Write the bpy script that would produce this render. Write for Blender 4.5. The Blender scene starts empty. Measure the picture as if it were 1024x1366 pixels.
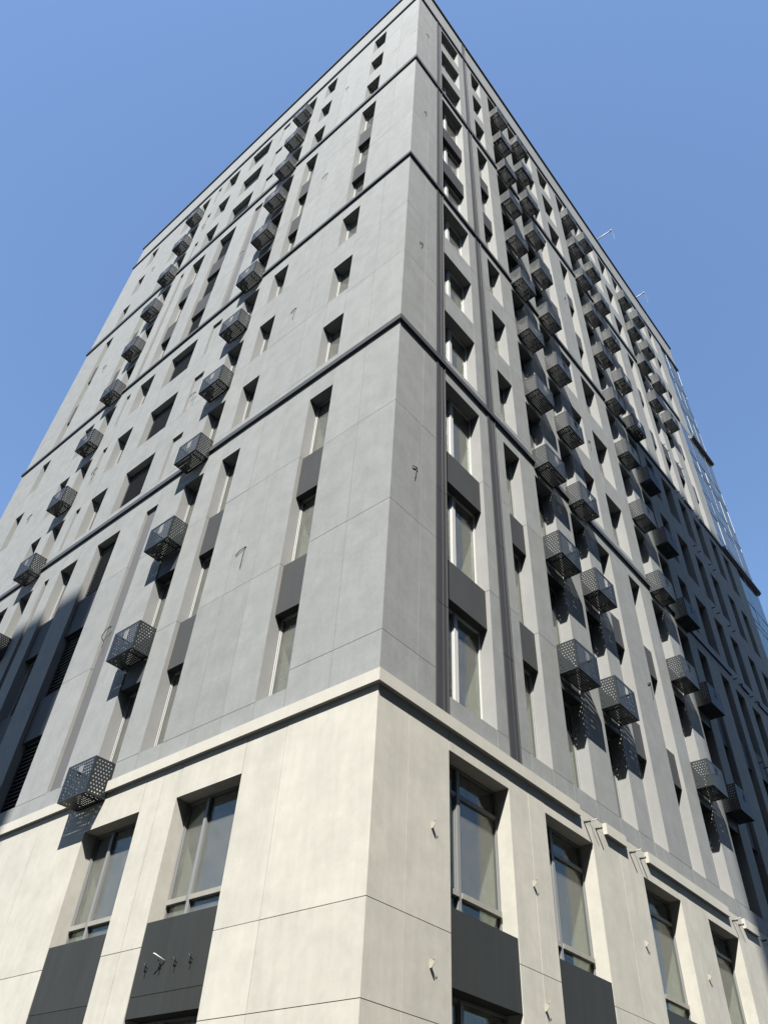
import bpy, math, random
from mathutils import Matrix, Vector
random.seed(7)
scene = bpy.context.scene
COL = scene.collection

# ------------------------------------------------------------------ camera
cam_d = bpy.data.cameras.new('camera')
cam = bpy.data.objects.new('camera', cam_d)
COL.objects.link(cam)
scene.camera = cam
YAW, PITCH, ROLL = (math.radians(a) for a in (43.49061, 43.58412, 4.29546))
fw = Vector((-math.sin(YAW) * math.cos(PITCH), math.cos(YAW) * math.cos(PITCH), math.sin(PITCH)))
rt = fw.cross(Vector((0, 0, 1))).normalized()
up = rt.cross(fw)
r2 = math.cos(ROLL) * rt + math.sin(ROLL) * up
u2 = -math.sin(ROLL) * rt + math.cos(ROLL) * up
cam.matrix_world = Matrix(((r2.x, u2.x, -fw.x, 6.23575), (r2.y, u2.y, -fw.y, -6.87843),
                           (r2.z, u2.z, -fw.z, 1.7407), (0, 0, 0, 1)))
cam_d.sensor_fit = 'VERTICAL'
cam_d.sensor_height = 24
cam_d.lens = 24 * 1035.4723 / 1366
cam_d.shift_x = (512 - 501.373) / 1366
cam_d.shift_y = 3.05 / 1366
cam_d.clip_start = 0.05
cam_d.clip_end = 3000

# ------------------------------------------------------------------ light
SUN = Vector((0.328, -0.522, 0.787)).normalized()          # towards the sun
EL = math.asin(SUN.z)
AZ = math.atan2(SUN.x, SUN.y)
world = bpy.data.worlds.new('World')
scene.world = world
world.use_nodes = True
nt = world.node_tree
nt.nodes.clear()
sky = nt.nodes.new('ShaderNodeTexSky')
sky.sky_type = 'NISHITA'
sky.sun_disc = False
sky.sun_elevation = EL
sky.sun_rotation = AZ
sky.altitude = 0
sky.air_density = 1.15
sky.dust_density = 0.5
sky.ozone_density = 4.5
bg = nt.nodes.new('ShaderNodeBackground')
bg.inputs['Strength'].default_value = 0.064
wo = nt.nodes.new('ShaderNodeOutputWorld')
nt.links.new(sky.outputs[0], bg.inputs[0])
nt.links.new(bg.outputs[0], wo.inputs[0])
sun_d = bpy.data.lights.new('sun', 'SUN')
sun_d.energy = 5.0
sun_d.angle = math.radians(0.53)
sun_d.color = (1.0, 0.965, 0.90)
sun = bpy.data.objects.new('sun', sun_d)
COL.objects.link(sun)
sun.rotation_euler = SUN.to_track_quat('Z', 'Y').to_euler()
sun.location = (20, -30, 60)
vs = scene.view_settings
vs.view_transform = 'Standard'
vs.look = 'None'
vs.gamma = 1
vs.exposure = 1.9
vs.use_curve_mapping = False
scene.render.engine = 'CYCLES'
scene.cycles.max_bounces = 6
scene.cycles.diffuse_bounces = 3
scene.cycles.transparent_max_bounces = 12

# ------------------------------------------------------------------ materials
def new_mat(name):
    m = bpy.data.materials.new(name)
    m.use_nodes = True
    n = m.node_tree
    return m, n, n.nodes['Principled BSDF'], n.links

def mat(name, col, rough=0.7, var=0.06, streak=0.0, tint=0.0, bump=0.0, spec=0.3, metal=0.0, obj_var=0.0, scale=1.2, fine=9.0, spots=0.0):
    """Procedural surface: cloudy tone, vertical run-off streaks, piece-to-piece variation, fine grain."""
    m, n, b, l = new_mat(name)
    geo = n.nodes.new('ShaderNodeNewGeometry')
    def noise(sc, stretch=(1, 1, 1), detail=5, rgh=0.55):
        mp = n.nodes.new('ShaderNodeMapping')
        mp.inputs['Scale'].default_value = stretch
        l.new(geo.outputs['Position'], mp.inputs[0])
        t = n.nodes.new('ShaderNodeTexNoise')
        t.inputs['Scale'].default_value = sc
        t.inputs['Detail'].default_value = detail
        t.inputs['Roughness'].default_value = rgh
        l.new(mp.outputs[0], t.inputs[0])
        return t.outputs[0]
    def mth(op, a, bb):
        x = n.nodes.new('ShaderNodeMath')
        x.operation = op
        for i, v in enumerate((a, bb)):
            if isinstance(v, (int, float)):
                x.inputs[i].default_value = v
            else:
                l.new(v, x.inputs[i])
        return x.outputs[0]
    f = mth('MULTIPLY_ADD', mth('SUBTRACT', noise(scale), 0.5), 2 * var)
    f.node.inputs[2].default_value = 1.0
    f2 = mth('MULTIPLY', mth('SUBTRACT', noise(fine, detail=6, rgh=0.65), 0.5), 1.4 * var)
    f = mth('ADD', f, f2)
    if streak:
        s = mth('SUBTRACT', noise(3.2, (2.2, 2.2, 0.16), 4), 0.5)
        f = mth('ADD', f, mth('MULTIPLY', s, 2 * streak))
    if obj_var:
        oi = n.nodes.new('ShaderNodeObjectInfo')
        f = mth('ADD', f, mth('MULTIPLY', mth('SUBTRACT', oi.outputs['Random'], 0.5), 2 * obj_var))
    if spots:
        sp = n.nodes.new('ShaderNodeMapRange')
        sp.inputs[1].default_value = 0.66
        sp.inputs[2].default_value = 0.74
        l.new(noise(2.3, (1, 1, 0.7), 7, 0.7), sp.inputs[0])
        f = mth('ADD', f, mth('MULTIPLY', sp.outputs[0], spots))
    mix = n.nodes.new('ShaderNodeVectorMath')
    mix.operation = 'SCALE'
    mix.inputs[0].default_value = col
    l.new(f, mix.inputs['Scale'])
    l.new(mix.outputs[0], b.inputs['Base Color'])
    b.inputs['Roughness'].default_value = rough
    b.inputs['Specular IOR Level'].default_value = spec
    b.inputs['Metallic'].default_value = metal
    if bump:
        bp = n.nodes.new('ShaderNodeBump')
        bp.inputs['Strength'].default_value = bump
        bp.inputs['Distance'].default_value = 0.01
        l.new(noise(fine * 2.2, detail=7, rgh=0.7), bp.inputs['Height'])
        l.new(bp.outputs[0], b.inputs['Normal'])
    return m

M = {}
M['grey'] = mat('grey_render', (0.1375, 0.1425, 0.1415), 0.75, 0.22, 0.08, bump=0.25, spec=0.2, obj_var=0.045, scale=2.3, fine=13, spots=0.06)
M['reveal'] = mat('pale_render', (0.152, 0.154, 0.150), 0.75, 0.12, 0.05, bump=0.08)
M['recess'] = mat('mid_grey_render', (0.0595, 0.0595, 0.0595), 0.65, 0.08, 0.03, bump=0.08, spec=0.4, obj_var=0.03)
M['stone'] = mat('cream_cladding', (0.256, 0.248, 0.219), 0.7, 0.19, 0.10, bump=0.1, spec=0.2, obj_var=0.04, scale=1.6, fine=6)
M['stone_trim'] = mat('cream_trim', (0.262, 0.253, 0.223), 0.7, 0.12, 0.05, bump=0.06, spec=0.25)
M['band'] = mat('dark_grey_band', (0.0350, 0.0364, 0.0371), 0.5, 0.06, 0.02, spec=0.3, obj_var=0.04)
M['spandrel'] = mat('charcoal_panel', (0.035, 0.0355, 0.036), 0.6, 0.12, 0.12, spec=0.12, obj_var=0.08, bump=0.03)
M['spandrel_low'] = mat('charcoal_panel_low', (0.0205, 0.0218, 0.0213), 0.6, 0.12, 0.2, spec=0.1, obj_var=0.06, bump=0.03)
M['pilaster'] = mat('anodised_channel', (0.0225, 0.0225, 0.0225), 0.6, 0.12, 0.2, spec=0.3, obj_var=0.08)
M['basket'] = mat('blue_grey_sheet_metal', (0.0100, 0.0127, 0.0142), 0.5, 0.06, 0.03, spec=0.3, obj_var=0.06)
M['frame'] = mat('white_window_profile', (0.30, 0.30, 0.29), 0.4, 0.05, 0.03, spec=0.5)
M['frame_grey'] = mat('grey_window_profile', (0.12, 0.123, 0.123), 0.45, 0.08, 0.05, spec=0.3)
M['film'] = mat('dusty_window_bar', (0.1540, 0.1505, 0.1330), 0.7, 0.22, 0.0, scale=9, fine=40)
M['plaster'] = mat('beige_plaster', (0.42, 0.40, 0.33), 0.85, 0.06, 0.0)
M['slab'] = mat('concrete_slab', (0.1260, 0.1225, 0.1190), 0.9, 0.1)
M['louvre'] = mat('black_louvre', (0.0245, 0.0259, 0.0280), 0.5, 0.05)
M['gasket'] = mat('grey_gasket', (0.10, 0.103, 0.102), 0.6, 0.05)
M['slat'] = mat('grey_louvre_blade', (0.075, 0.077, 0.08), 0.5, 0.06)
M['alu'] = mat('pale_aluminium', (0.24, 0.25, 0.25), 0.4, 0.05)
M['black'] = mat('black_rubber', (0.012, 0.012, 0.013), 0.6, 0.02)
M['pipe'] = mat('pale_plastic_pipe', (0.2100, 0.1995, 0.1680), 0.5, 0.03)
M['white'] = mat('white_plastic', (0.28, 0.275, 0.26), 0.4, 0.02)
M['ground'] = mat('asphalt', (0.05, 0.05, 0.05), 0.9, 0.2, bump=0.3, scale=0.3)
M['paving'] = mat('concrete_paving', (0.0560, 0.0546, 0.0518), 0.85, 0.12, bump=0.2, scale=0.5)
M['town'] = mat('town_render', (0.0910, 0.0910, 0.0910), 0.8, 0.06, 0.03)
M['town_glass'] = mat('town_window', (0.0210, 0.0245, 0.0280), 0.1, 0.02, spec=0.5)
M['steel'] = mat('galvanised_pole', (0.3500, 0.2940, 0.2660), 0.45, 0.1)
M['roof'] = mat('roof_membrane', (0.0980, 0.0980, 0.0980), 0.9, 0.1)

def glass(name, tint, rough=0.02, base_ref=0.05, ref=0.6, d0=0.14, d1=0.24, gcol=(0.95, 0.97, 1)):
    m, n, b, l = new_mat(name)
    n.nodes.remove(b)
    out = n.nodes['Material Output']
    tr = n.nodes.new('ShaderNodeBsdfTransparent')
    tr.inputs[0].default_value = (*tint, 1)
    gl = n.nodes.new('ShaderNodeBsdfGlossy')
    gl.inputs['Roughness'].default_value = rough
    gl.inputs['Color'].default_value = (*gcol, 1)
    fr = n.nodes.new('ShaderNodeFresnel')
    fr.inputs['IOR'].default_value = 1.55
    geo = n.nodes.new('ShaderNodeNewGeometry')
    tx = n.nodes.new('ShaderNodeTexNoise')
    tx.inputs['Scale'].default_value = 1.1
    l.new(geo.outputs['Position'], tx.inputs[0])
    bp = n.nodes.new('ShaderNodeBump')
    bp.inputs['Strength'].default_value = 0.008
    bp.inputs['Distance'].default_value = 0.05
    l.new(tx.outputs[0], bp.inputs['Height'])
    l.new(bp.outputs[0], gl.inputs['Normal'])
    ma = n.nodes.new('ShaderNodeMath')
    ma.operation = 'MULTIPLY_ADD'
    ma.inputs[1].default_value = ref
    ma.inputs[2].default_value = base_ref
    ma.use_clamp = True
    l.new(fr.outputs[0], ma.inputs[0])
    mx = n.nodes.new('ShaderNodeMixShader')
    l.new(ma.outputs[0], mx.inputs[0])
    l.new(tr.outputs[0], mx.inputs[1])
    l.new(gl.outputs[0], mx.inputs[2])
    # a film of building dust
    df = n.nodes.new('ShaderNodeBsdfDiffuse')
    df.inputs[0].default_value = (0.18, 0.18, 0.168, 1)
    t2 = n.nodes.new('ShaderNodeTexNoise')
    t2.inputs['Scale'].default_value = 4
    t2.inputs['Detail'].default_value = 6
    l.new(geo.outputs['Position'], t2.inputs[0])
    mr = n.nodes.new('ShaderNodeMapRange')
    mr.inputs[1].default_value = 0.35
    mr.inputs[2].default_value = 0.8
    mr.inputs[3].default_value = d0
    mr.inputs[4].default_value = d1
    l.new(t2.outputs[0], mr.inputs[0])
    m2 = n.nodes.new('ShaderNodeMixShader')
    l.new(mr.outputs[0], m2.inputs[0])
    l.new(mx.outputs[0], m2.inputs[1])
    l.new(df.outputs[0], m2.inputs[2])
    l.new(m2.outputs[0], out.inputs['Surface'])
    return m
M['glass'] = glass('window_glass', (0.84, 0.88, 0.86), base_ref=0.01, ref=0.30, d0=0.20, d1=0.32, gcol=(0.92, 0.91, 0.88))
M['curtain_glass'] = glass('curtain_wall_glass', (0.10, 0.14, 0.17), 0.01, 0.20, 0.85, 0.08, 0.18, (0.80, 0.88, 0.87))

# ------------------------------------------------------------------ mesh helpers
def link(name, data, parent=None, loc=(0, 0, 0), rotz=0.0):
    o = bpy.data.objects.new(name, data)
    COL.objects.link(o)
    o.location = loc
    o.rotation_euler = (0, 0, rotz)
    if parent is not None:
        o.parent = parent
    return o

def tag(o, label, cat, group=None, kind=None):
    if label:
        o['label'] = label
    if cat:
        o['category'] = cat
    if group:
        o['group'] = group
    if kind:
        o['kind'] = kind
    return o

class MB:
    """collects boxes / prisms / tubes into one mesh"""
    def __init__(self):
        self.v, self.f, self.mi = [], [], []
    def box(self, x0, x1, y0, y1, z0, z1, m0=0.0, m1=0.0, side=0):
        # m0 / m1: mitre, the end face leans by m * y
        i = len(self.v)
        for (x, m) in ((x0, m0), (x1, m1)):
            for y in (y0, y1):
                for z in (z0, z1):
                    self.v.append((x + m * y, y, z))
        F = [(0, 1, 3, 2), (4, 6, 7, 5), (0, 4, 5, 1), (2, 3, 7, 6), (0, 2, 6, 4), (1, 5, 7, 3)]
        for k, q in enumerate(F):
            self.f.append(tuple(i + a for a in q))
            self.mi.append(0 if k == 2 else side)
        return self
    def tube(self, pts, r, n=8, cap=True):
        base = len(self.v)
        P = [Vector(p) for p in pts]
        rings = []
        for a, p in enumerate(P):
            d = (P[min(a + 1, len(P) - 1)] - P[max(a - 1, 0)]).normalized()
            h = Vector((0, 0, 1)) if abs(d.z) < 0.9 else Vector((1, 0, 0))
            e1 = d.cross(h).normalized()
            e2 = d.cross(e1)
            rr = r[a] if isinstance(r, (list, tuple)) else r
            ring = []
            for k in range(n):
                t = 2 * math.pi * k / n
                ring.append(len(self.v))
                self.v.append(tuple(p + rr * (math.cos(t) * e1 + math.sin(t) * e2)))
            rings.append(ring)
        for a in range(len(rings) - 1):
            for k in range(n):
                self.f.append((rings[a][k], rings[a][(k + 1) % n], rings[a + 1][(k + 1) % n], rings[a + 1][k]))
                self.mi.append(0)
        if cap:
            self.f.append(tuple(rings[0][::-1])); self.mi.append(0)
            self.f.append(tuple(rings[-1])); self.mi.append(0)
        return self
    def extrude_profile(self, prof, z0, z1):
        # prof: list of (x, y), counter-clockwise, extruded along z
        i = len(self.v)
        n = len(prof)
        for z in (z0, z1):
            for x, y in prof:
                self.v.append((x, y, z))
        for k in range(n):
            self.f.append((i + k, i + (k + 1) % n, i + n + (k + 1) % n, i + n + k)); self.mi.append(0)
        self.f.append(tuple(i + k for k in range(n))[::-1]); self.mi.append(0)
        self.f.append(tuple(i + n + k for k in range(n))); self.mi.append(0)
        return self
    def mesh(self, name, *mats, smooth=False):
        me = bpy.data.meshes.new(name)
        me.from_pydata(self.v, [], self.f)
        for m in mats:
            me.materials.append(M[m])
        if len(mats) > 1:
            me.polygons.foreach_set('material_index', self.mi)
        if smooth:
            me.polygons.foreach_set('use_smooth', [True] * len(me.polygons))
        me.update()
        return me

CACHE = {}
def cbox(name, w, h, y0, y1, *mats):
    """box mesh: x 0..w, z 0..h, shared between alike pieces"""
    key = (name, round(w, 3), round(h, 3), round(y0, 3), round(y1, 3), mats)
    if key not in CACHE:
        CACHE[key] = MB().box(0, w, y0, y1, 0, h, side=1 if len(mats) > 1 else 0).mesh(name, *mats)
    return CACHE[key]

# ------------------------------------------------------------------ dimensions
# Every facade is drawn in its own frame: X to the right seen from outside, Y into the wall, Z up.
#   louvred face:  X = -s (s = metres from the corner), no rotation
#   pilastered face: X = +s, turned 90 degrees about the corner
LEN_L, LEN_R = 21.5, 26.3
T = 0.27                   # cladding and outer reveal depth
D_WIN = 0.25               # window frame front
G = 0.0045                  # half joint
ROOF_Z = 45.79
TOP_L = [9.73, 12.65, 15.72, 18.67, 21.63, 24.64, 27.43, 30.41, 33.60, 36.58, 39.60, 42.63]
TOP_R = [9.99, 12.92, 16.00, 18.95, 21.90, 24.93, 27.68, 30.66, 33.88, 36.89, 39.89, 42.90]
SILL = [7.98, 10.86, 13.80, 16.89, 19.83, 22.88, 25.70, 28.60, 31.56, 34.85, 37.86, 40.88]
Z_C = [7.30, 16.50, 25.40, 34.48, 43.30]            # zone limits at the string courses

building = link('apartment_building', None)
tag(building, 'tall grey apartment block with cream stone base and dark string courses, corner view', 'building')
# the building's two seen faces
FACE = {'L': dict(rot=0.0, sg=-1), 'R': dict(rot=math.pi / 2, sg=1)}

def wpos(face, x, y, z):
    return (x, y, z) if face == 'L' else (-y, x, z)

def put(name, me, face, x, y, z, parent=building):
    return link(name, me, parent, wpos(face, x, y, z), FACE[face]['rot'])

def xr(face, a, b):
    """interval of s -> interval of X"""
    return (-b, -a) if face == 'L' else (a, b)

# columns: name, (s0, s1) in strip zones, (s0, s1) in single-window zones, kind
COLS = {
 'L': [('c1', (1.91, 2.62), (1.91, 2.62), 'win'), ('c2', (4.97, 5.64), (4.97, 5.64), 'win'),
       ('c3', (6.33, 7.07), (6.34, 7.07), 'win'), ('g3', (8.18, 8.68), (8.18, 8.68), 'groove'),
       ('lv', (9.85, 10.93), (9.49, 10.94), 'louvre'), ('c5', (11.90, 12.80), (11.90, 12.80), 'win'),
       ('g6', (13.40, 13.66), (13.38, 13.66), 'groove'), ('c7', (14.28, 15.00), (14.28, 15.00), 'win'),
       ('c7b', (15.74, 16.38), (15.72, 16.38), 'win'), ('c8', (18.82, 19.45), (18.82, 19.45), 'win')],
 'R': [('w1', (1.60, 2.92), (1.63, 2.90), 'win2'), ('n2', (3.92, 4.62), (3.94, 4.64), 'win'),
       ('b3', (5.31, 6.11), (5.31, 6.11), 'win'), ('b4', (7.00, 7.76), (7.00, 7.76), 'win'),
       ('n4', (8.40, 9.08), (8.40, 9.08), 'win'), ('n5', (10.17, 10.85), (9.75, 10.77), 'win'),
       ('b7', (11.57, 12.36), (11.57, 12.36), 'win'), ('b8', (13.23, 14.00), (13.23, 14.00), 'win'),
       ('n9', (14.66, 15.34), (14.66, 15.34), 'win'), ('n10', (16.40, 17.08), (16.03, 16.95), 'win'),
       ('b11', (17.60, 18.35), (17.60, 18.35), 'win'), ('b12', (19.00, 19.75), (19.00, 19.75), 'win'),
       ('n13', (20.65, 21.33), (20.65, 21.33), 'win'), ('n14', (22.00, 22.66), (22.00, 22.66), 'win')],
}
GLASS_Z = [23.78, 23.78, 22.28, 23.78]     # where the glazed bay begins, zone by zone
GLASS_S = 23.78

# ------------------------------------------------------------------ wall panels
def panel(face, x0, x1, z0, z1, mats=('grey', 'reveal'), corner=False, name='wall_panel', proud=None):
    if x1 - x0 < 0.02 or z1 - z0 < 0.02:
        return
    dy = random.uniform(-0.0015, 0.0015) if proud is None else proud
    if corner:
        m0, m1 = (0, -1) if face == 'L' else (1, 0)
        me = MB().box(0, x1 - x0, 0, T, 0, z1 - z0, m0, m1, side=1).mesh(name, *mats)
        dy = 0
    else:
        me = cbox(name, x1 - x0, z1 - z0, 0, T, *mats)
    return put(name, me, face, x0, dy, z0)

inner = {'L': MB(), 'R': MB()}

def column_stack(face, s0, s1, z0, z1, holes, joints, mats, corner=False):
    """panels of one vertical band between z0 and z1, minus holes, split at joints"""
    x0, x1 = xr(face, s0, s1)
    solid, z = [], z0
    for a, b in sorted(holes):
        if a > z:
            solid.append((z, a))
        z = max(z, b)
    if z < z1:
        solid.append((z, z1))
    for a, b in solid:
        cuts = [a] + [j for j in joints if a + 0.12 < j < b - 0.12] + [b]
        for p, q in zip(cuts, cuts[1:]):
            pa = p + (G if p != a or (a == z0) else 0)
            qa = q - (G if q != b or (b == z1) else 0)
            xa = x0 + (0 if (corner and face == 'R') else G * (0 if holes else 1))
            xb = x1 - (0 if (corner and face == 'L') else G * (0 if holes else 1))
            if holes:
                xa, xb = x0, x1
                # lintels butt against the piers
                xa += G; xb -= G
            panel(face, xa, xb, pa, qa, mats, corner)

def inner_fill(face, s0, s1, z0, z1, holes):
    x0, x1 = xr(face, s0, s1)
    z = z0
    m0 = m1 = 0.0
    if s0 == 0.0:
        if face == 'L': m1 = -1
        else: m0 = 1
    for a, b in sorted(holes) + [(z1, z1)]:
        if a > z:
            inner[face].box(x0, x1, T + 0.002, 0.62, z, a, m0, m1)
        z = max(z, b)

WINDOWS = []          # face, kind, s0, s1, z0, z1, row, column
for face in 'LR':
    tops = TOP_L if face == 'L' else TOP_R
    for zone in range(4):
        length = LEN_L if face == 'L' else GLASS_Z[zone]
        z0, z1 = Z_C[zone], Z_C[zone + 1]
        if zone == 0:
            z0 = 7.60
        strip = zone in (0, 2)
        rows = [zone * 3 + k for k in range(3)]
        cur = 0.0
        base_j = [SILL[r] for r in rows]
        for ci, (nm, sa, sb, kind) in enumerate([c for c in COLS[face] if not (c[0] == 'n14' and zone == 2)] + [('end', None, None, None)]):
            rng = (sa if strip else sb) if kind else (length, length)
            s0, s1 = rng
            near = cur < 9.0 and zone < 3
            # the pier in front of this column
            if cur == 0.0:
                joints = {0: [8.31, 11.0, 13.67], 1: [19.62, 22.30], 2: [29.05, 31.62], 3: [38.1, 40.8]}[zone]
                if face == 'R':
                    column_stack(face, 0.0, 0.83, z0, z1, [], joints, ('grey', 'reveal'), corner=True)
                    column_stack(face, 0.83, s0, z0, z1, [], joints, ('grey', 'reveal'))
                else:
                    column_stack(face, 0.0, 0.97, z0, z1, [], joints, ('grey', 'reveal'), corner=True)
                    column_stack(face, 0.97, s0, z0, z1, [], joints, ('grey', 'reveal'))
            else:
                joints = base_j if near else ([base_j[0]] if zone == 0 else [])
                mid = [3.42, 4.20] if (face == 'L' and nm == 'c2') else []
                for pa_, pb_ in zip([cur] + mid, mid + [s0]):
                    column_stack(face, pa_, pb_, z0, z1, [], joints, ('grey', 'reveal'))
            inner_fill(face, cur, s0, z0 - (0.2 if zone == 0 else 0), z1, [])
            if kind is None:
                break
            # openings
            if strip:
                op = [(SILL[rows[0]], tops[rows[2]])]
            else:
                op = [(SILL[r], tops[r]) for r in rows]
            column_stack(face, s0, s1, z0, z1, op, [], ('grey', 'reveal'))
            holes = []
            for r in rows:
                zb, zt = SILL[r], tops[r]
                if kind == 'groove':
                    continue
                holes.append((zb, zt))
                WINDOWS.append((face, kind, s0, s1, zb, zt, r, nm))
            inner_fill(face, s0, s1, z0 - (0.2 if zone == 0 else 0), z1, holes)
            x0, x1 = xr(face, s0, s1)
            if kind == 'groove':
                for a, b in op:
                    put('recess_panel', cbox('recess_panel', x1 - x0, b - a, 0, T - 0.07, 'recess' if strip else 'grey'), face, x0, 0.07, a)
            elif strip:
                for r in rows[:2]:
                    a, b = tops[r], SILL[r + 1]
                    dep = 0.025 if nm in ('c3', 'c7', 'b3', 'b4', 'b7', 'b8', 'b11', 'b12') else 0.09
                    put('spandrel', cbox('spandrel', x1 - x0 - 0.006, b - a, 0, T - dep, 'spandrel'), face, x0 + 0.003, dep, a)
            cur = s1
    # parapet band
    ends = [0.0, 0.83 if face == 'R' else 4.3] + [q for q in (8.9, 13.6, 18.2, 22.8) if q < (LEN_L if face == 'L' else LEN_R)]
    ends.append(LEN_L if face == 'L' else LEN_R)
    for i, (a, b) in enumerate(zip(ends, ends[1:])):
        column_stack(face, a, b, Z_C[4], 45.66, [], [], ('grey', 'reveal'), corner=(i == 0))

# ------------------------------------------------------------------ stone base
def stone_base(face):
    top = 6.80 if face == 'L' else 7.09
    sp_bot = 3.80 if face == 'L' else 4.08
    if face == 'L':
        wins = [(2.63, 4.16), (5.13, 6.69), (11.0, 12.55), (14.2, 15.75), (17.6, 19.1)]
        extra = [1.75, 4.64, 8.4]
    else:
        wins = [(1.60, 3.14), (4.20, 5.75), (7.61, 9.17), (10.44, 11.98), (14.6, 16.1), (17.3, 18.85), (20.2, 21.7)]
        extra = [0.67, 3.70, 6.74, 9.57, 13.2]
    joints = [1.05, 2.66, 3.66, 4.66]
    length = LEN_L if face == 'L' else LEN_R
    cur = 0.0
    for (a, b) in wins + [(length, None)]:
        cuts = [cur] + [e for e in extra if cur + 0.2 < e < a - 0.2] + [a]
        for p, q in zip(cuts, cuts[1:]):
            column_stack(face, p, q, 0.0, 7.40, [], joints, ('stone', 'stone'), corner=(p == 0.0))
        inner_fill(face, cur, a, 0.0, 7.40, [])
        if b is None:
            break
        x0, x1 = xr(face, a, b)
        op = [(1.05, top)]
        column_stack(face, a, b, 0.0, 7.40, op, [], ('stone', 'stone'))
        inner_fill(face, a, b, 0.0, 7.40, [(1.05, sp_bot), (4.97, top)])
        if face == 'L':
            put('spandrel', cbox('spandrel', x1 - x0 - 0.006, 0.92, 0, T - 0.02, 'spandrel_low'), face, x0 + 0.003, 0.006, 4.05)
            put('spandrel', cbox('spandrel', x1 - x0 - 0.006, 0.244, 0, T - 0.02, 'spandrel_low'), face, x0 + 0.003, 0.009, 3.80)
        else:
            put('spandrel', cbox('spandrel', x1 - x0 - 0.006, 0.89, 0, T - 0.02, 'spandrel_low'), face, x0 + 0.003, 0.006, 4.08)
        WINDOWS.append((face, 'shop', a, b, 4.97, top, -1, 'st'))
        WINDOWS.append((face, 'shop_low', a, b, 1.05, sp_bot, -1, 'st'))
        cur = b
stone_base('L')
stone_base('R')
for face in 'LR':
    o = put('inner_wall', inner[face].mesh('inner_wall', 'plaster'), face, 0, 0, 0)

# ------------------------------------------------------------------ windows
FR = {}
def window_meshes(kind, w, h):
    key = (kind, round(w, 2), round(h, 2))
    if key in FR:
        return FR[key]
    p = 0.045 if kind == 'win2' else 0.032       # profile width
    lift = 0.09 if kind in ('win', 'win2') else 0.0
    fm = 'frame' if kind in ('win', 'win2') else 'frame_grey'
    d0, d1 = D_WIN, D_WIN + 0.07
    e = 0.004
    f = MB()
    SD = 1 if kind == 'win' else 0
    z0 = lift
    f.box(e, p, d0, d1, z0 + e, h - e, side=SD)
    f.box(w - p, w - e, d0, d1, z0 + e, h - e, side=SD)
    f.box(p, w - p, d0, d1, z0 + e, z0 + p, side=SD)
    f.box(p, w - p, d0, d1, h - p, h - e, side=SD)
    panes, bars = [], []
    def sash(a, b, c, d, t=0.024, back=0.016):
        # inner sash frame a..b, c..d
        f.box(a, a + t, d0 + back, d1 - 0.008, c, d, side=SD)
        f.box(b - t, b, d0 + back, d1 - 0.008, c, d, side=SD)
        f.box(a + t, b - t, d0 + back, d1 - 0.008, c, c + t, side=SD)
        f.box(a + t, b - t, d0 + back, d1 - 0.008, d - t, d, side=SD)
        panes.append((a + t, b - t, c + t, d - t))
    if kind == 'win':
        sash(p, w - p, z0 + p, h - p)
    elif kind == 'win2':
        mx = w * 0.43
        f.box(mx - 0.055, mx - 0.004, d0 - 0.012, d1, z0 + p, h - p, side=SD)
        f.box(mx + 0.004, mx + 0.055, d0 - 0.006, d1, z0 + p, h - p, side=SD)
        f.box(mx - 0.004, mx + 0.004, d0 + 0.02, d1, z0 + p, h - p, side=SD)
        sash(p, mx - 0.055, z0 + p, h - p)
        panes.append((mx + 0.055, w - p, z0 + p, h - p))
    else:
        mx = w * 0.345
        tz = 0.32 if kind == 'shop' else 0.9
        f.box(mx - 0.035, mx + 0.035, d0 - 0.012, d1, z0 + p, h - p, side=SD)
        cols = ((p, mx - 0.035), (mx + 0.035, w - p))
        head = h - 0.42 if kind == 'shop' and h > 2.0 else None
        if head:
            f.box(p, mx - 0.035, d0, d1 - 0.004, head - 0.03, head + 0.03, side=SD)
            f.box(mx + 0.035, w - p, d0, d1 - 0.004, head - 0.03, head + 0.03, side=SD)
        for i, (a, b) in enumerate(cols):
            bars.append((a + 0.002, b - 0.002, tz - 0.035, tz + 0.035))
            panes.append((a, b, z0 + p, tz - 0.035))
            up = head - 0.03 if head else h - p
            sash(a, b, tz + 0.035, up) if i == 0 else panes.append((a, b, tz + 0.035, up))
            if head:
                panes.append((a, b, head + 0.03, h - p))
    me = f.mesh('window', fm, 'gasket') if kind == 'win' else f.mesh('window', fm)
    pm = [(MB().box(0, b - a, 0, 0.012, 0, d - c).mesh('pane', 'glass'), a, c) for a, b, c, d in panes]
    bm = [(MB().box(0, b - a, d0 - 0.03, d1 - 0.004, 0, d - c).mesh('bar', 'film'), a, c) for a, b, c, d in bars]
    sm = um = None
    if lift:
        s = MB()
        s.box(0.006, w - 0.006, d0 - 0.045, d0 - 0.001, lift + 0.002, lift + 0.04)
        sm = s.mesh('sill', 'frame')
        u = MB().box(0.006, w - 0.006, d0 + 0.02, d1 + 0.02, 0.002, lift + 0.002)
        um = u.mesh('upstand', 'reveal')
    FR[key] = (me, pm, bm, sm, um)
    return FR[key]

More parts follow.
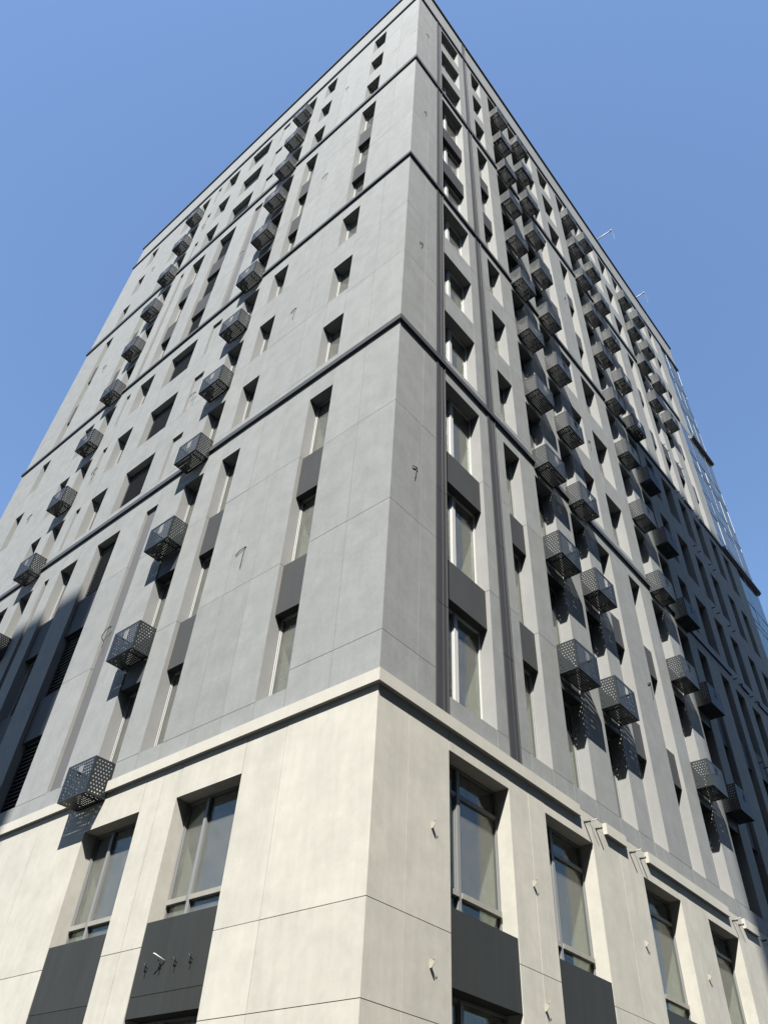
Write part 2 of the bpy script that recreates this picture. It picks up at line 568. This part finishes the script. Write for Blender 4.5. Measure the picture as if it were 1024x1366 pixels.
for (face, kind, s0, s1, z0, z1, row, nm) in WINDOWS:
    x0, x1 = xr(face, s0, s1)
    w, h = x1 - x0, z1 - z0
    if kind == 'louvre':
        key = ('lv', round(w, 2), round(h, 2))
        if key not in FR:
            f = MB()
            for a, b, c, d in ((0.004, 0.05, 0.004, h - 0.004), (w - 0.05, w - 0.004, 0.004, h - 0.004),
                               (0.05, w - 0.05, 0.004, 0.05), (0.05, w - 0.05, h - 0.05, h - 0.004)):
                f.box(a, b, 0.19, 0.30, c, d)
            f.box(0.05, w - 0.05, 0.285, 0.30, 0.05, h - 0.05)
            sl = MB()
            i = len(sl.v)
            # a slanted blade
            for x in (0.0, w - 0.104):
                for (y, z) in ((0.0, 0.0), (0.006, -0.012), (0.075, 0.045), (0.070, 0.057)):
                    sl.v.append((x, y, z))
            for q in ((0, 1, 5, 4), (1, 2, 6, 5), (2, 3, 7, 6), (3, 0, 4, 7), (3, 2, 1, 0), (4, 5, 6, 7)):
                sl.f.append(q); sl.mi.append(0)
            FR[key] = (f.mesh('louvre', 'louvre'), sl.mesh('slat', 'slat'))
        fm, sm = FR[key]
        o = put('louvre', fm, face, x0, 0, z0)
        n = int((h - 0.13) / 0.098)
        for k in range(n):
            link('slat', sm, o, (0.052, 0.195, 0.075 + k * (h - 0.13) / n))
        continue
    me, pm, bm, sm, um = window_meshes(kind, w, h)
    o = put('window', me, face, x0, 0, z0)
    for q, a, c in pm:
        link('pane', q, o, (a, D_WIN + 0.032, c))
    for q, a, c in bm:
        link('transom', q, o, (a, 0, c))
    if sm:
        link('sill', sm, o)
        link('upstand', um, o)

# ------------------------------------------------------------------ string courses
GAPS = {'L': [(6.30, 7.20), (14.22, 15.12)], 'R': [(5.30, 6.22), (6.97, 7.84), (11.58, 12.45), (13.20, 14.10), (17.5, 18.4), (19.0, 19.9)]}
def course(face, zb, zt, off, mname, name, gaps, end, depth=0.012, filler=None, maxlen=5.0, tail=0.0):
    cur = 0.0
    for (a, b) in gaps + [(end + tail, None)]:
        n = max(1, round((a - cur) / maxlen))
        for i in range(n):
            p, q = cur + (a - cur) * i / n, cur + (a - cur) * (i + 1) / n
            x0, x1 = xr(face, p, q)
            m0 = m1 = 0
            if p == 0.0:
                if face == 'L': m1 = -1
                else: m0 = 1
            e0, e1 = (0 if m0 else 0.001), (0 if m1 else 0.001)
            me = MB().box(e0, x1 - x0 - e1, -off, depth, 0, zt - zb, m0, m1).mesh(name, mname)
            put(name, me, face, x0, 0, zb)
        if b is None:
            break
        if filler:
            x0, x1 = xr(face, a, b)
            put('wall_panel', cbox('wall_panel', x1 - x0, zt - zb, 0, T, filler, filler), face, x0, 0.001, zb)
        cur = b
for face, end in (('L', LEN_L), ('R', GLASS_S)):
    course(face, 7.400, 7.597, 0.072, 'stone_trim', 'cornice', GAPS[face], end, depth=T, filler='stone')
    for i, (zb, zt) in enumerate(((16.42, 16.576), (25.325, 25.465), (34.34, 34.60))):
        g = [q for q in GAPS[face]]
        course(face, zb, zt, 0.065, 'band', 'string_course', g, LEN_L if face == 'L' else (GLASS_Z[2] if i else GLASS_S), tail=0.07 if face == 'L' else 0.0)
    course(face, 43.22, 43.38, 0.065, 'band', 'string_course', [], end if face == 'L' else LEN_R, tail=0.10)
    course(face, 45.66, ROOF_Z, 0.07, 'band', 'coping', [], LEN_L if face == 'L' else LEN_R, depth=0.45, tail=0.12)

# ------------------------------------------------------------------ dark ribbed channels beside the wide windows
prof = [(0, 0.01), (0, -0.022), (0.085, -0.022), (0.09, -0.012), (0.185, -0.012), (0.19, -0.016),
        (0.205, -0.016), (0.21, -0.012), (0.29, -0.012), (0.292, -0.03), (0.31, -0.03), (0.31, 0.01)]
segs = [(7.60, 9.62), (9.63, 12.3), (12.31, 16.56), (16.57, 19.0), (19.01, 22.2), (22.21, 25.45), (25.46, 28.2), (28.21, 31.3), (31.31, 34.59), (34.6, 38.0), (38.01, 43.37)]
for s0 in (1.275, 3.25):
    sg = segs + ([(43.38, 45.65)] if s0 > 2 else [])
    for a, b in sg:
        key = ('pil', round(b - a, 2))
        if key not in CACHE:
            CACHE[key] = MB().extrude_profile(prof, 0, b - a).mesh('pilaster', 'pilaster')
        put('pilaster', CACHE[key], 'R', s0, 0, a)

# ------------------------------------------------------------------ glazed corner bay
gx1 = LEN_R
for zone in range(4):
    gx0 = GLASS_Z[zone]
    za, zb = (7.60 if zone == 0 else Z_C[zone]), (43.21 if zone == 3 else Z_C[zone + 1])
    put('backing_wall', MB().box(0, gx1 - gx0 - 0.02, 0.16, 0.22, 0, zb - za - 0.004).mesh('backing_wall', 'black'), 'R', gx0 + 0.01, 0, za)
    n = round((gx1 - gx0) / 0.95)
    cols = [gx0 + 0.03 + (gx1 - gx0 - 0.06) * i / n for i in range(n + 1)]
    lev = [za]
    for r in range(zone * 3, zone * 3 + 3):
        for z in (SILL[r] - 0.72, SILL[r] - 0.36, SILL[r] + 0.58):
            if za + 0.3 < z < zb - 0.2:
                lev.append(z)
    lev.append(zb)
    for x in cols:
        put('mullion', cbox('mullion', 0.045, zb - za, 0, 0.10, 'alu'), 'R', x - 0.0225, 0.002, za)
    for z in lev[1:-1]:
        put('transom', cbox('transom', gx1 - gx0, 0.05, 0, 0.10, 'band'), 'R', gx0, -0.004, z - 0.025)
    for a, b in zip(cols, cols[1:]):
        for c, d in zip(lev, lev[1:]):
            e = 0.025 if c != za else 0.003
            pn = put('pane', cbox('pane', b - a - 0.045, d - c - e - 0.025, 0, 0.012, 'curtain_glass'), 'R', a + 0.0225, 0.004 + random.uniform(0, 0.002), c + e)
            pn.rotation_euler.z += random.uniform(-0.012, 0.012)
    if zone:
        q = min(gx0, GLASS_Z[zone - 1])
        put('string_course', MB().box(0, gx1 + 0.16 - gx0, -0.14, 0.0, 0.10, 0.24).mesh('string_course', 'band'), 'R', gx0 + 0.001, 0, za - 0.09)
        put('string_course', MB().box(0, gx1 + 0.10 - gx0, -0.08, 0.0, 0, 0.098).mesh('string_course', 'band'), 'R', gx0 + 0.001, 0, za - 0.09)

# ------------------------------------------------------------------ body behind the facades
for i, z in enumerate([4.35] + [s - 0.62 for s in SILL[0:]] + [44.4]):
    z -= 0.0
    b = MB().box(-LEN_L + 0.64, -0.64, 0.64, LEN_R - 0.45, z, z + 0.2)
    link('floor_slab' if i < 13 else 'roof', b.mesh('floor_slab', 'slab' if i < 13 else 'roof'), building)
core = MB().box(-LEN_L + 4.5, -4.5, 4.5, LEN_R - 4.5, 0, 44.3)
link('core_wall', core.mesh('core_wall', 'plaster'), building)
back = MB().box(-LEN_L + 0.01, -0.3, LEN_R - 0.4, LEN_R - 0.02, 0, 45.65)
link('rear_wall', back.mesh('rear_wall', 'grey'), building)
back = MB().box(-LEN_L + 0.002, -LEN_L + 0.4, 0.28, LEN_R - 0.42, 0, 45.65)
link('side_wall', back.mesh('side_wall', 'grey'), building)

# ------------------------------------------------------------------ perforated baskets
def perforated(w, h, name, slots=False, pitch=0.058, r=0.0145, m=0.026):
    """sheet in the xz plane with staggered round holes"""
    b = MB()
    nx = int((w - 2 * m) / pitch)
    nz = int((h - 2 * m) / pitch)
    px, pz = (w - 2 * m) / nx, (h - 2 * m) / nz
    def quad(x0, x1, z0, z1):
        if x1 - x0 < 1e-4 or z1 - z0 < 1e-4:
            return
        i = len(b.v)
        b.v += [(x0, 0, z0), (x1, 0, z0), (x1, 0, z1), (x0, 0, z1)]
        b.f.append((i, i + 1, i + 2, i + 3)); b.mi.append(0)
    def cell(x0, z0):
        i = len(b.v)
        cx, cz = x0 + px / 2, z0 + pz / 2
        out = [(px, pz / 2), (px, pz), (px / 2, pz), (0, pz), (0, pz / 2), (0, 0), (px / 2, 0), (px, 0)]
        for k in range(8):
            b.v.append((x0 + out[k][0], 0, z0 + out[k][1]))
        for k in range(8):
            t = 2 * math.pi * k / 8
            b.v.append((cx + r * math.cos(t), 0, cz + r * math.sin(t)))
        for k in range(8):
            b.f.append((i + k, i + (k + 1) % 8, i + 8 + (k + 1) % 8, i + 8 + k)); b.mi.append(0)
    quad(0, w, 0, m); quad(0, w, h - m, h); quad(0, m, m, h - m); quad(w - m, w, m, h - m)
    sx0, sx1, sz0, sz1 = m + px * round(nx * 0.42), m + px * round(nx * 0.64), m + pz * round(nz * 0.52), m + pz * (nz - 1)
    for j in range(nz):
        z = m + j * pz
        sh = px / 2 if j % 2 else 0
        xs = m + sh
        if sh:
            quad(m, m + sh, z, z + pz)
        x_end = w - m
        in_slot_row = slots and sz0 - 1e-4 <= z < sz1 - 1e-4
        x = xs
        while x + px <= x_end + 1e-6:
            if in_slot_row and x + px > sx0 + 1e-4 and x < sx1 - 1e-4:
                # solid slivers where cells meet the slot field
                if x < sx0: quad(x, sx0, z, z + pz)
                if x + px > sx1: quad(sx1, x + px, z, z + pz)
                x += px
                continue
            cell(x, z)
            x += px
        quad(x, x_end, z, z + pz)
    if slots:
        bw = 0.014
        for k in range(4):
            xa = sx0 + (sx1 - sx0 - bw) * k / 3
            quad(xa, xa + bw, sz0, sz1)
    return b.mesh(name, 'basket')

BW, BH, BD = 0.88, 0.68, 0.42
me_front = perforated(BW, BH, 'front_panel', slots=True)
me_side = perforated(BD, BH, 'side_panel')
me_bot = perforated(BW, BD, 'bottom_panel', pitch=0.052, r=0.0105)
fr = MB()
t = 0.022
for z in (0.0, BH - t):
    fr.box(0, BW, -BD - 0.002, -BD + t, z, z + t)
    fr.box(0, t, -BD + t, -0.002, z, z + t)
    fr.box(BW - t, BW, -BD + t, -0.002, z, z + t)
    fr.box(t, BW - t, -t, -0.002, z, z + t) if z == 0 else None
for x in (0, BW - t):
    fr.box(x, x + t, -BD - 0.001, -BD + t, t, BH - t)
    fr.box(x, x + t, -t, -0.002, t, BH - t)
me_frame = fr.mesh('frame', 'basket')
me_br = MB().box(0, 0.03, -BD + 0.03, 0.0, 0.024, 0.045).mesh('support_rail', 'basket')

ORD = ['first', 'second', 'third', 'fourth', 'fifth', 'sixth', 'seventh', 'eighth', 'ninth', 'tenth', 'eleventh', 'twelfth']
def basket(face, s0, k, n_up, n_col):
    x0, x1 = xr(face, s0, s0 + BW)
    root = link('air_conditioner_basket', None, None, wpos(face, x0, 0, 7.275 + 2.982 * k), FACE[face]['rot'])
    root.rotation_euler.z += random.uniform(-0.008, 0.008)
    tag(root, 'perforated grey basket, %s up from stone base, %s basket column from corner, %s face' % (
        ORD[n_up], ORD[n_col], 'louvred' if face == 'L' else 'pilastered'), 'basket', 'air conditioner baskets on the facades')
    link('front_panel', me_front, root, (0, -BD - 0.003, 0))
    for x in (0.0005, BW - 0.0005):
        o = link('side_panel', me_side, root, (x, -BD, 0), math.pi / 2)
    o = link('bottom_panel', me_bot, root, (0, -BD, -0.001))
    o.rotation_euler = (math.pi / 2, 0, 0)
    o.location = (0, 0.0, -0.001)
    link('frame', me_frame, root)
    for x in (0.20, BW - 0.23):
        link('support_rail', me_br, root, (x, 0, 0))
    return root
for n_col, (s0, ks) in enumerate(((6.325, range(0, 12)), (14.24, range(2, 12)))):
    for i, k in enumerate(ks):
        basket('L', s0, k, i, n_col)
for n_col, (s0, ks) in enumerate(((5.31, range(1, 12)), (6.97, range(1, 12)), (11.56, range(1, 12)), (13.21, range(1, 12)), (17.48, range(8, 12)), (19.03, range(8, 12)))):
    for i, k in enumerate(ks):
        basket('R', s0, k, i, n_col)

# ------------------------------------------------------------------ small fittings
def fitting(name, mb, mname, face, s, z, smooth=True):
    return put(name, mb.mesh(name, mname, smooth=smooth), face, s if face == 'R' else -s, 0, z)
# pipe sleeves on the stone
for s, z in ((1.19, 5.86), (1.17, 4.23), (3.64, 5.83), (3.69, 4.26), (7.19, 5.86), (9.76, 5.89)):
    b = MB()
    arc = [(-0.062 * math.cos(t), 0.048 * math.sin(t)) for t in [math.pi * (k / 10 - 0.5) for k in range(11)]]
    n = len(arc)
    for x in (-0.004, 0.004):                      # a half-round lug standing off the wall
        for y, zz in arc:
            b.v.append((x, y, zz))
        b.v.append((x, 0.01, 0.048)); b.v.append((x, 0.01, -0.048))
    m = n + 2
    ring = list(range(n)) + [n, n + 1]
    b.f.append(tuple(ring)); b.mi.append(0)
    b.f.append(tuple(m + q for q in reversed(ring))); b.mi.append(0)
    for k in range(m):
        b.f.append((ring[k], ring[(k + 1) % m], m + ring[(k + 1) % m], m + ring[k])); b.mi.append(0)
    b.tube([(0.0, 0.01, 0.02), (0.0, -0.075, 0.05), (0.015, -0.08, 0.085)], 0.005, 6)
    fitting('wall_lug', b, 'pipe', 'R', s, z, smooth=False)
# stubs left where baskets are still to be hung
stubs = [(5.52, 7.38), (5.93, 7.40), (7.17, 7.38), (7.58, 7.40), (11.84, 7.40), (12.18, 7.40), (13.5, 7.4), (13.9, 7.4)]
for col in (17.6, 19.0):
    for k in range(1, 8):
        stubs += [(col + 0.12, 7.45 + 2.982 * k), (col + 0.55, 7.45 + 2.982 * k)]
for s, z in stubs:
    b = MB().tube([(0, 0.01, 0), (0, -0.12, 0.0)], 0.02, 8)
    fitting('pipe_stub', b, 'band', 'R', s, z)
for s in (5.72, 7.36, 11.98):
    b = MB().tube([(0, 0.01, 0), (0.0, -0.10, 0.01), (0.01, -0.15, 0.02)], 0.009, 6)
    fitting('conduit', b, 'white', 'R', s, 7.46)
# hooks on the charcoal panel of the louvred face
for s in (3.90, 3.59, 3.27, 2.95):
    b = MB().tube([(-0.03, -0.05, 0.05), (0, -0.03, 0.0), (0.0, 0.01, -0.01)], 0.007, 6)
    b.tube([(0.035, -0.055, 0.045), (0, -0.03, 0.0), (0.0, -0.035, -0.06)], 0.007, 6)
    fitting('hook', b, 'black', 'L', s, 4.38)
b = MB().tube([(-0.06, -0.13, 0.09), (-0.04, -0.12, 0.085), (0.04, 0.0, 0.02)], 0.010, 6)
fitting('conduit', b, 'white', 'L', 3.58, 4.40)
# loose cable tails
def cable(face, s, z, seed, scale=1.0):
    rnd = random.Random(seed)
    b = MB().tube([(0, 0.01, 0), (0, -0.02, 0)], 0.022, 8)
    for q in range(2):
        dx = rnd.uniform(-0.28, -0.16) if q == 0 else rnd.uniform(-0.08, 0.0)
        dz = rnd.uniform(-0.20, -0.08) if q == 0 else rnd.uniform(-0.60, -0.40)
        pts = []
        for i in range(9):
            u = i / 8
            pts.append((scale * dx * u, -0.012 - scale * 0.012 * math.sin(math.pi * min(1, u * 0.9)), scale * dz * (u ** 1.7)))
        b.tube(pts, 0.009 if q == 0 else 0.006, 6)
    fitting('cable', b, 'black', face, s, z)
for i, (s, z) in enumerate(((3.99, 20.98), (3.82, 11.89), (3.9, 39.1), (3.98, 30.08), (8.43, 11.89), (8.3, 20.6), (8.4, 29.6), (13.5, 20.6), (13.5, 11.9), (17.8, 20.9), (17.8, 30.3), (17.9, 39.3), (13.5, 38.5))):
    cable('L', s, z, i)
for i, (s, z) in enumerate(((0.68, 12.29), (0.68, 20.89), (0.69, 30.26), (0.71, 39.17), (10.02, 12.4), (9.36, 20.93), (9.9, 30.3))):
    cable('R', s, z, 40 + i, 0.8 if s > 1 else 0.6)

# ------------------------------------------------------------------ window-cleaning arms over the roof edge
for s, reach, txt in ((16.85, 0.95, 'long pale roof arm overhanging the parapet with a thin hanging rope'),
                      (21.75, 0.55, 'short pale roof arm overhanging the parapet nearer the glazed bay')):
    root = link('roof_arm', None, None, (-0.3, s, ROOF_Z))
    tag(root, txt, 'roof arm')
    link('post', MB().tube([(0, 0, 0), (0, 0, 0.16)], 0.05, 10).mesh('post', 'steel', smooth=True), root)
    link('arm', MB().tube([(-0.5, 0, 0.14), (0.3 + reach, 0, 0.16)], 0.036, 10).mesh('arm', 'steel', smooth=True), root)
    link('pulley_head', MB().tube([(0.24 + reach, 0, 0.16), (0.34 + reach, 0, 0.165)], 0.06, 10).mesh('pulley_head', 'steel', smooth=True), root)
    link('rope', MB().tube([(0.34 + reach, 0, 0.1), (0.36 + reach, 0.02, -0.6), (0.33 + reach, 0, -1.0)], 0.003, 5).mesh('rope', 'pipe'), root)

# ------------------------------------------------------------------ ground and the blocks across the street (two cast the shade on both faces, the lower one is added)
g = MB().box(-1500, 1500, -1500, 1500, -0.3, -0.15)
tag(link('ground', g.mesh('ground', 'ground')), 'dark asphalt ground around the block', None, kind='structure')
pv = MB().box(-LEN_L - 4, 4.5, -4.5, LEN_R + 4, -0.2, -0.003)
tag(link('pavement', pv.mesh('pavement', 'paving')), 'pale concrete pavement round the foot of the block', None, kind='structure')

def block(x0, x1, y0, y1, h, faces, label):
    root = link('city_block', None, None, ((x0 + x1) / 2, (y0 + y1) / 2, -0.15))
    tag(root, label, 'building')
    cx, cy = (x0 + x1) / 2, (y0 + y1) / 2
    link('wall', MB().box(x0 - cx, x1 - cx, y0 - cy, y1 - cy, 0, h - 0.35).mesh('wall', 'town'), root)
    link('coping', MB().box(x0 - cx - 0.001, x1 - cx + 0.001, y0 - cy - 0.001, y1 - cy + 0.001, h - 0.35, h).mesh('coping', 'band'), root)
    wm = MB().box(-0.7, 0.7, -0.03, 0.02, 0, 1.7).mesh('window', 'town_glass')
    for f in faces:
        n0, n1 = (x0, x1) if f == 'y1' else (y0, y1)
        n = int((n1 - n0) / 3.2)
        for i in range(n):
            for r in range(int((h - 3) / 3.1)):
                q = n0 + (i + 0.5) * (n1 - n0) / n
                if f == 'y1':
                    link('window', wm, root, (q - cx, y1 - cy, 1.2 + 3.1 * r), math.pi)
                else:
                    link('window', wm, root, (x0 - cx, q - cy, 1.2 + 3.1 * r), -math.pi / 2)
    return root
# near corners sit on the sun rays that graze the shade edges seen on the two faces
ta = 20.0 / -SUN.y
tb = 14.0 / SUN.x
block(-9.5, -10.0 + SUN.x * ta, -40.0, -20.0, 14.3 + SUN.z * ta, ['y1'], 'grey residential block across the street from the louvred face')
block(8.5, 40.0, -42.0, -20.0, 27.0, ['y1'], 'lower grey block, unseen, added across the street to shade the ground')  # added unseen block: shades the street ground so less light bounces onto the walls
block(14.0, 34.0, 13.2 + SUN.y * tb, 16.0, 26.0 + SUN.z * tb, ['x0'], 'taller grey residential block across the lane from the pilastered face')

# ------------------------------------------------------------------ wall panels past the first 300: the ones that show smallest become one joined part
bpy.context.view_layer.update()
inv = cam.matrix_world.inverted()
fpx = cam_d.lens / 24 * 1366
def shown_area(o):
    mw = o.matrix_world
    vs_ = [mw @ v.co for v in o.data.vertices]
    front = [vs_[i] for i in (0, 4, 5, 1)]
    pts = []
    for v in front:
        q = inv @ v
        if q.z > -0.3:
            return 0.0
        pts.append((max(-40, min(1064, 512 + fpx * q.x / -q.z)), max(-40, min(1406, 683 - fpx * q.y / -q.z))))
    a = 0.0
    for (x0, y0), (x1, y1) in zip(pts, pts[1:] + pts[:1]):
        a += x0 * y1 - x1 * y0
    return abs(a) / 2
panels = [o for o in building.children if o.name.split('.')[0] == 'wall_panel']
panels.sort(key=shown_area, reverse=True)
V, F, MI, mats = [], [], [], []
for o in panels[300:]:
    base = len(V)
    V += [tuple(o.matrix_world @ v.co) for v in o.data.vertices]
    for p in o.data.polygons:
        F.append(tuple(base + i for i in p.vertices))
        m = o.data.materials[p.material_index]
        if m not in mats:
            mats.append(m)
        MI.append(mats.index(m))
    bpy.data.objects.remove(o)
me = bpy.data.meshes.new('small_wall_panels')
me.from_pydata(V, [], F)
for m in mats:
    me.materials.append(m)
me.polygons.foreach_set('material_index', MI)
me.update()
rest = link('small_wall_panels', me, building)
rest['kind'] = 'stuff'
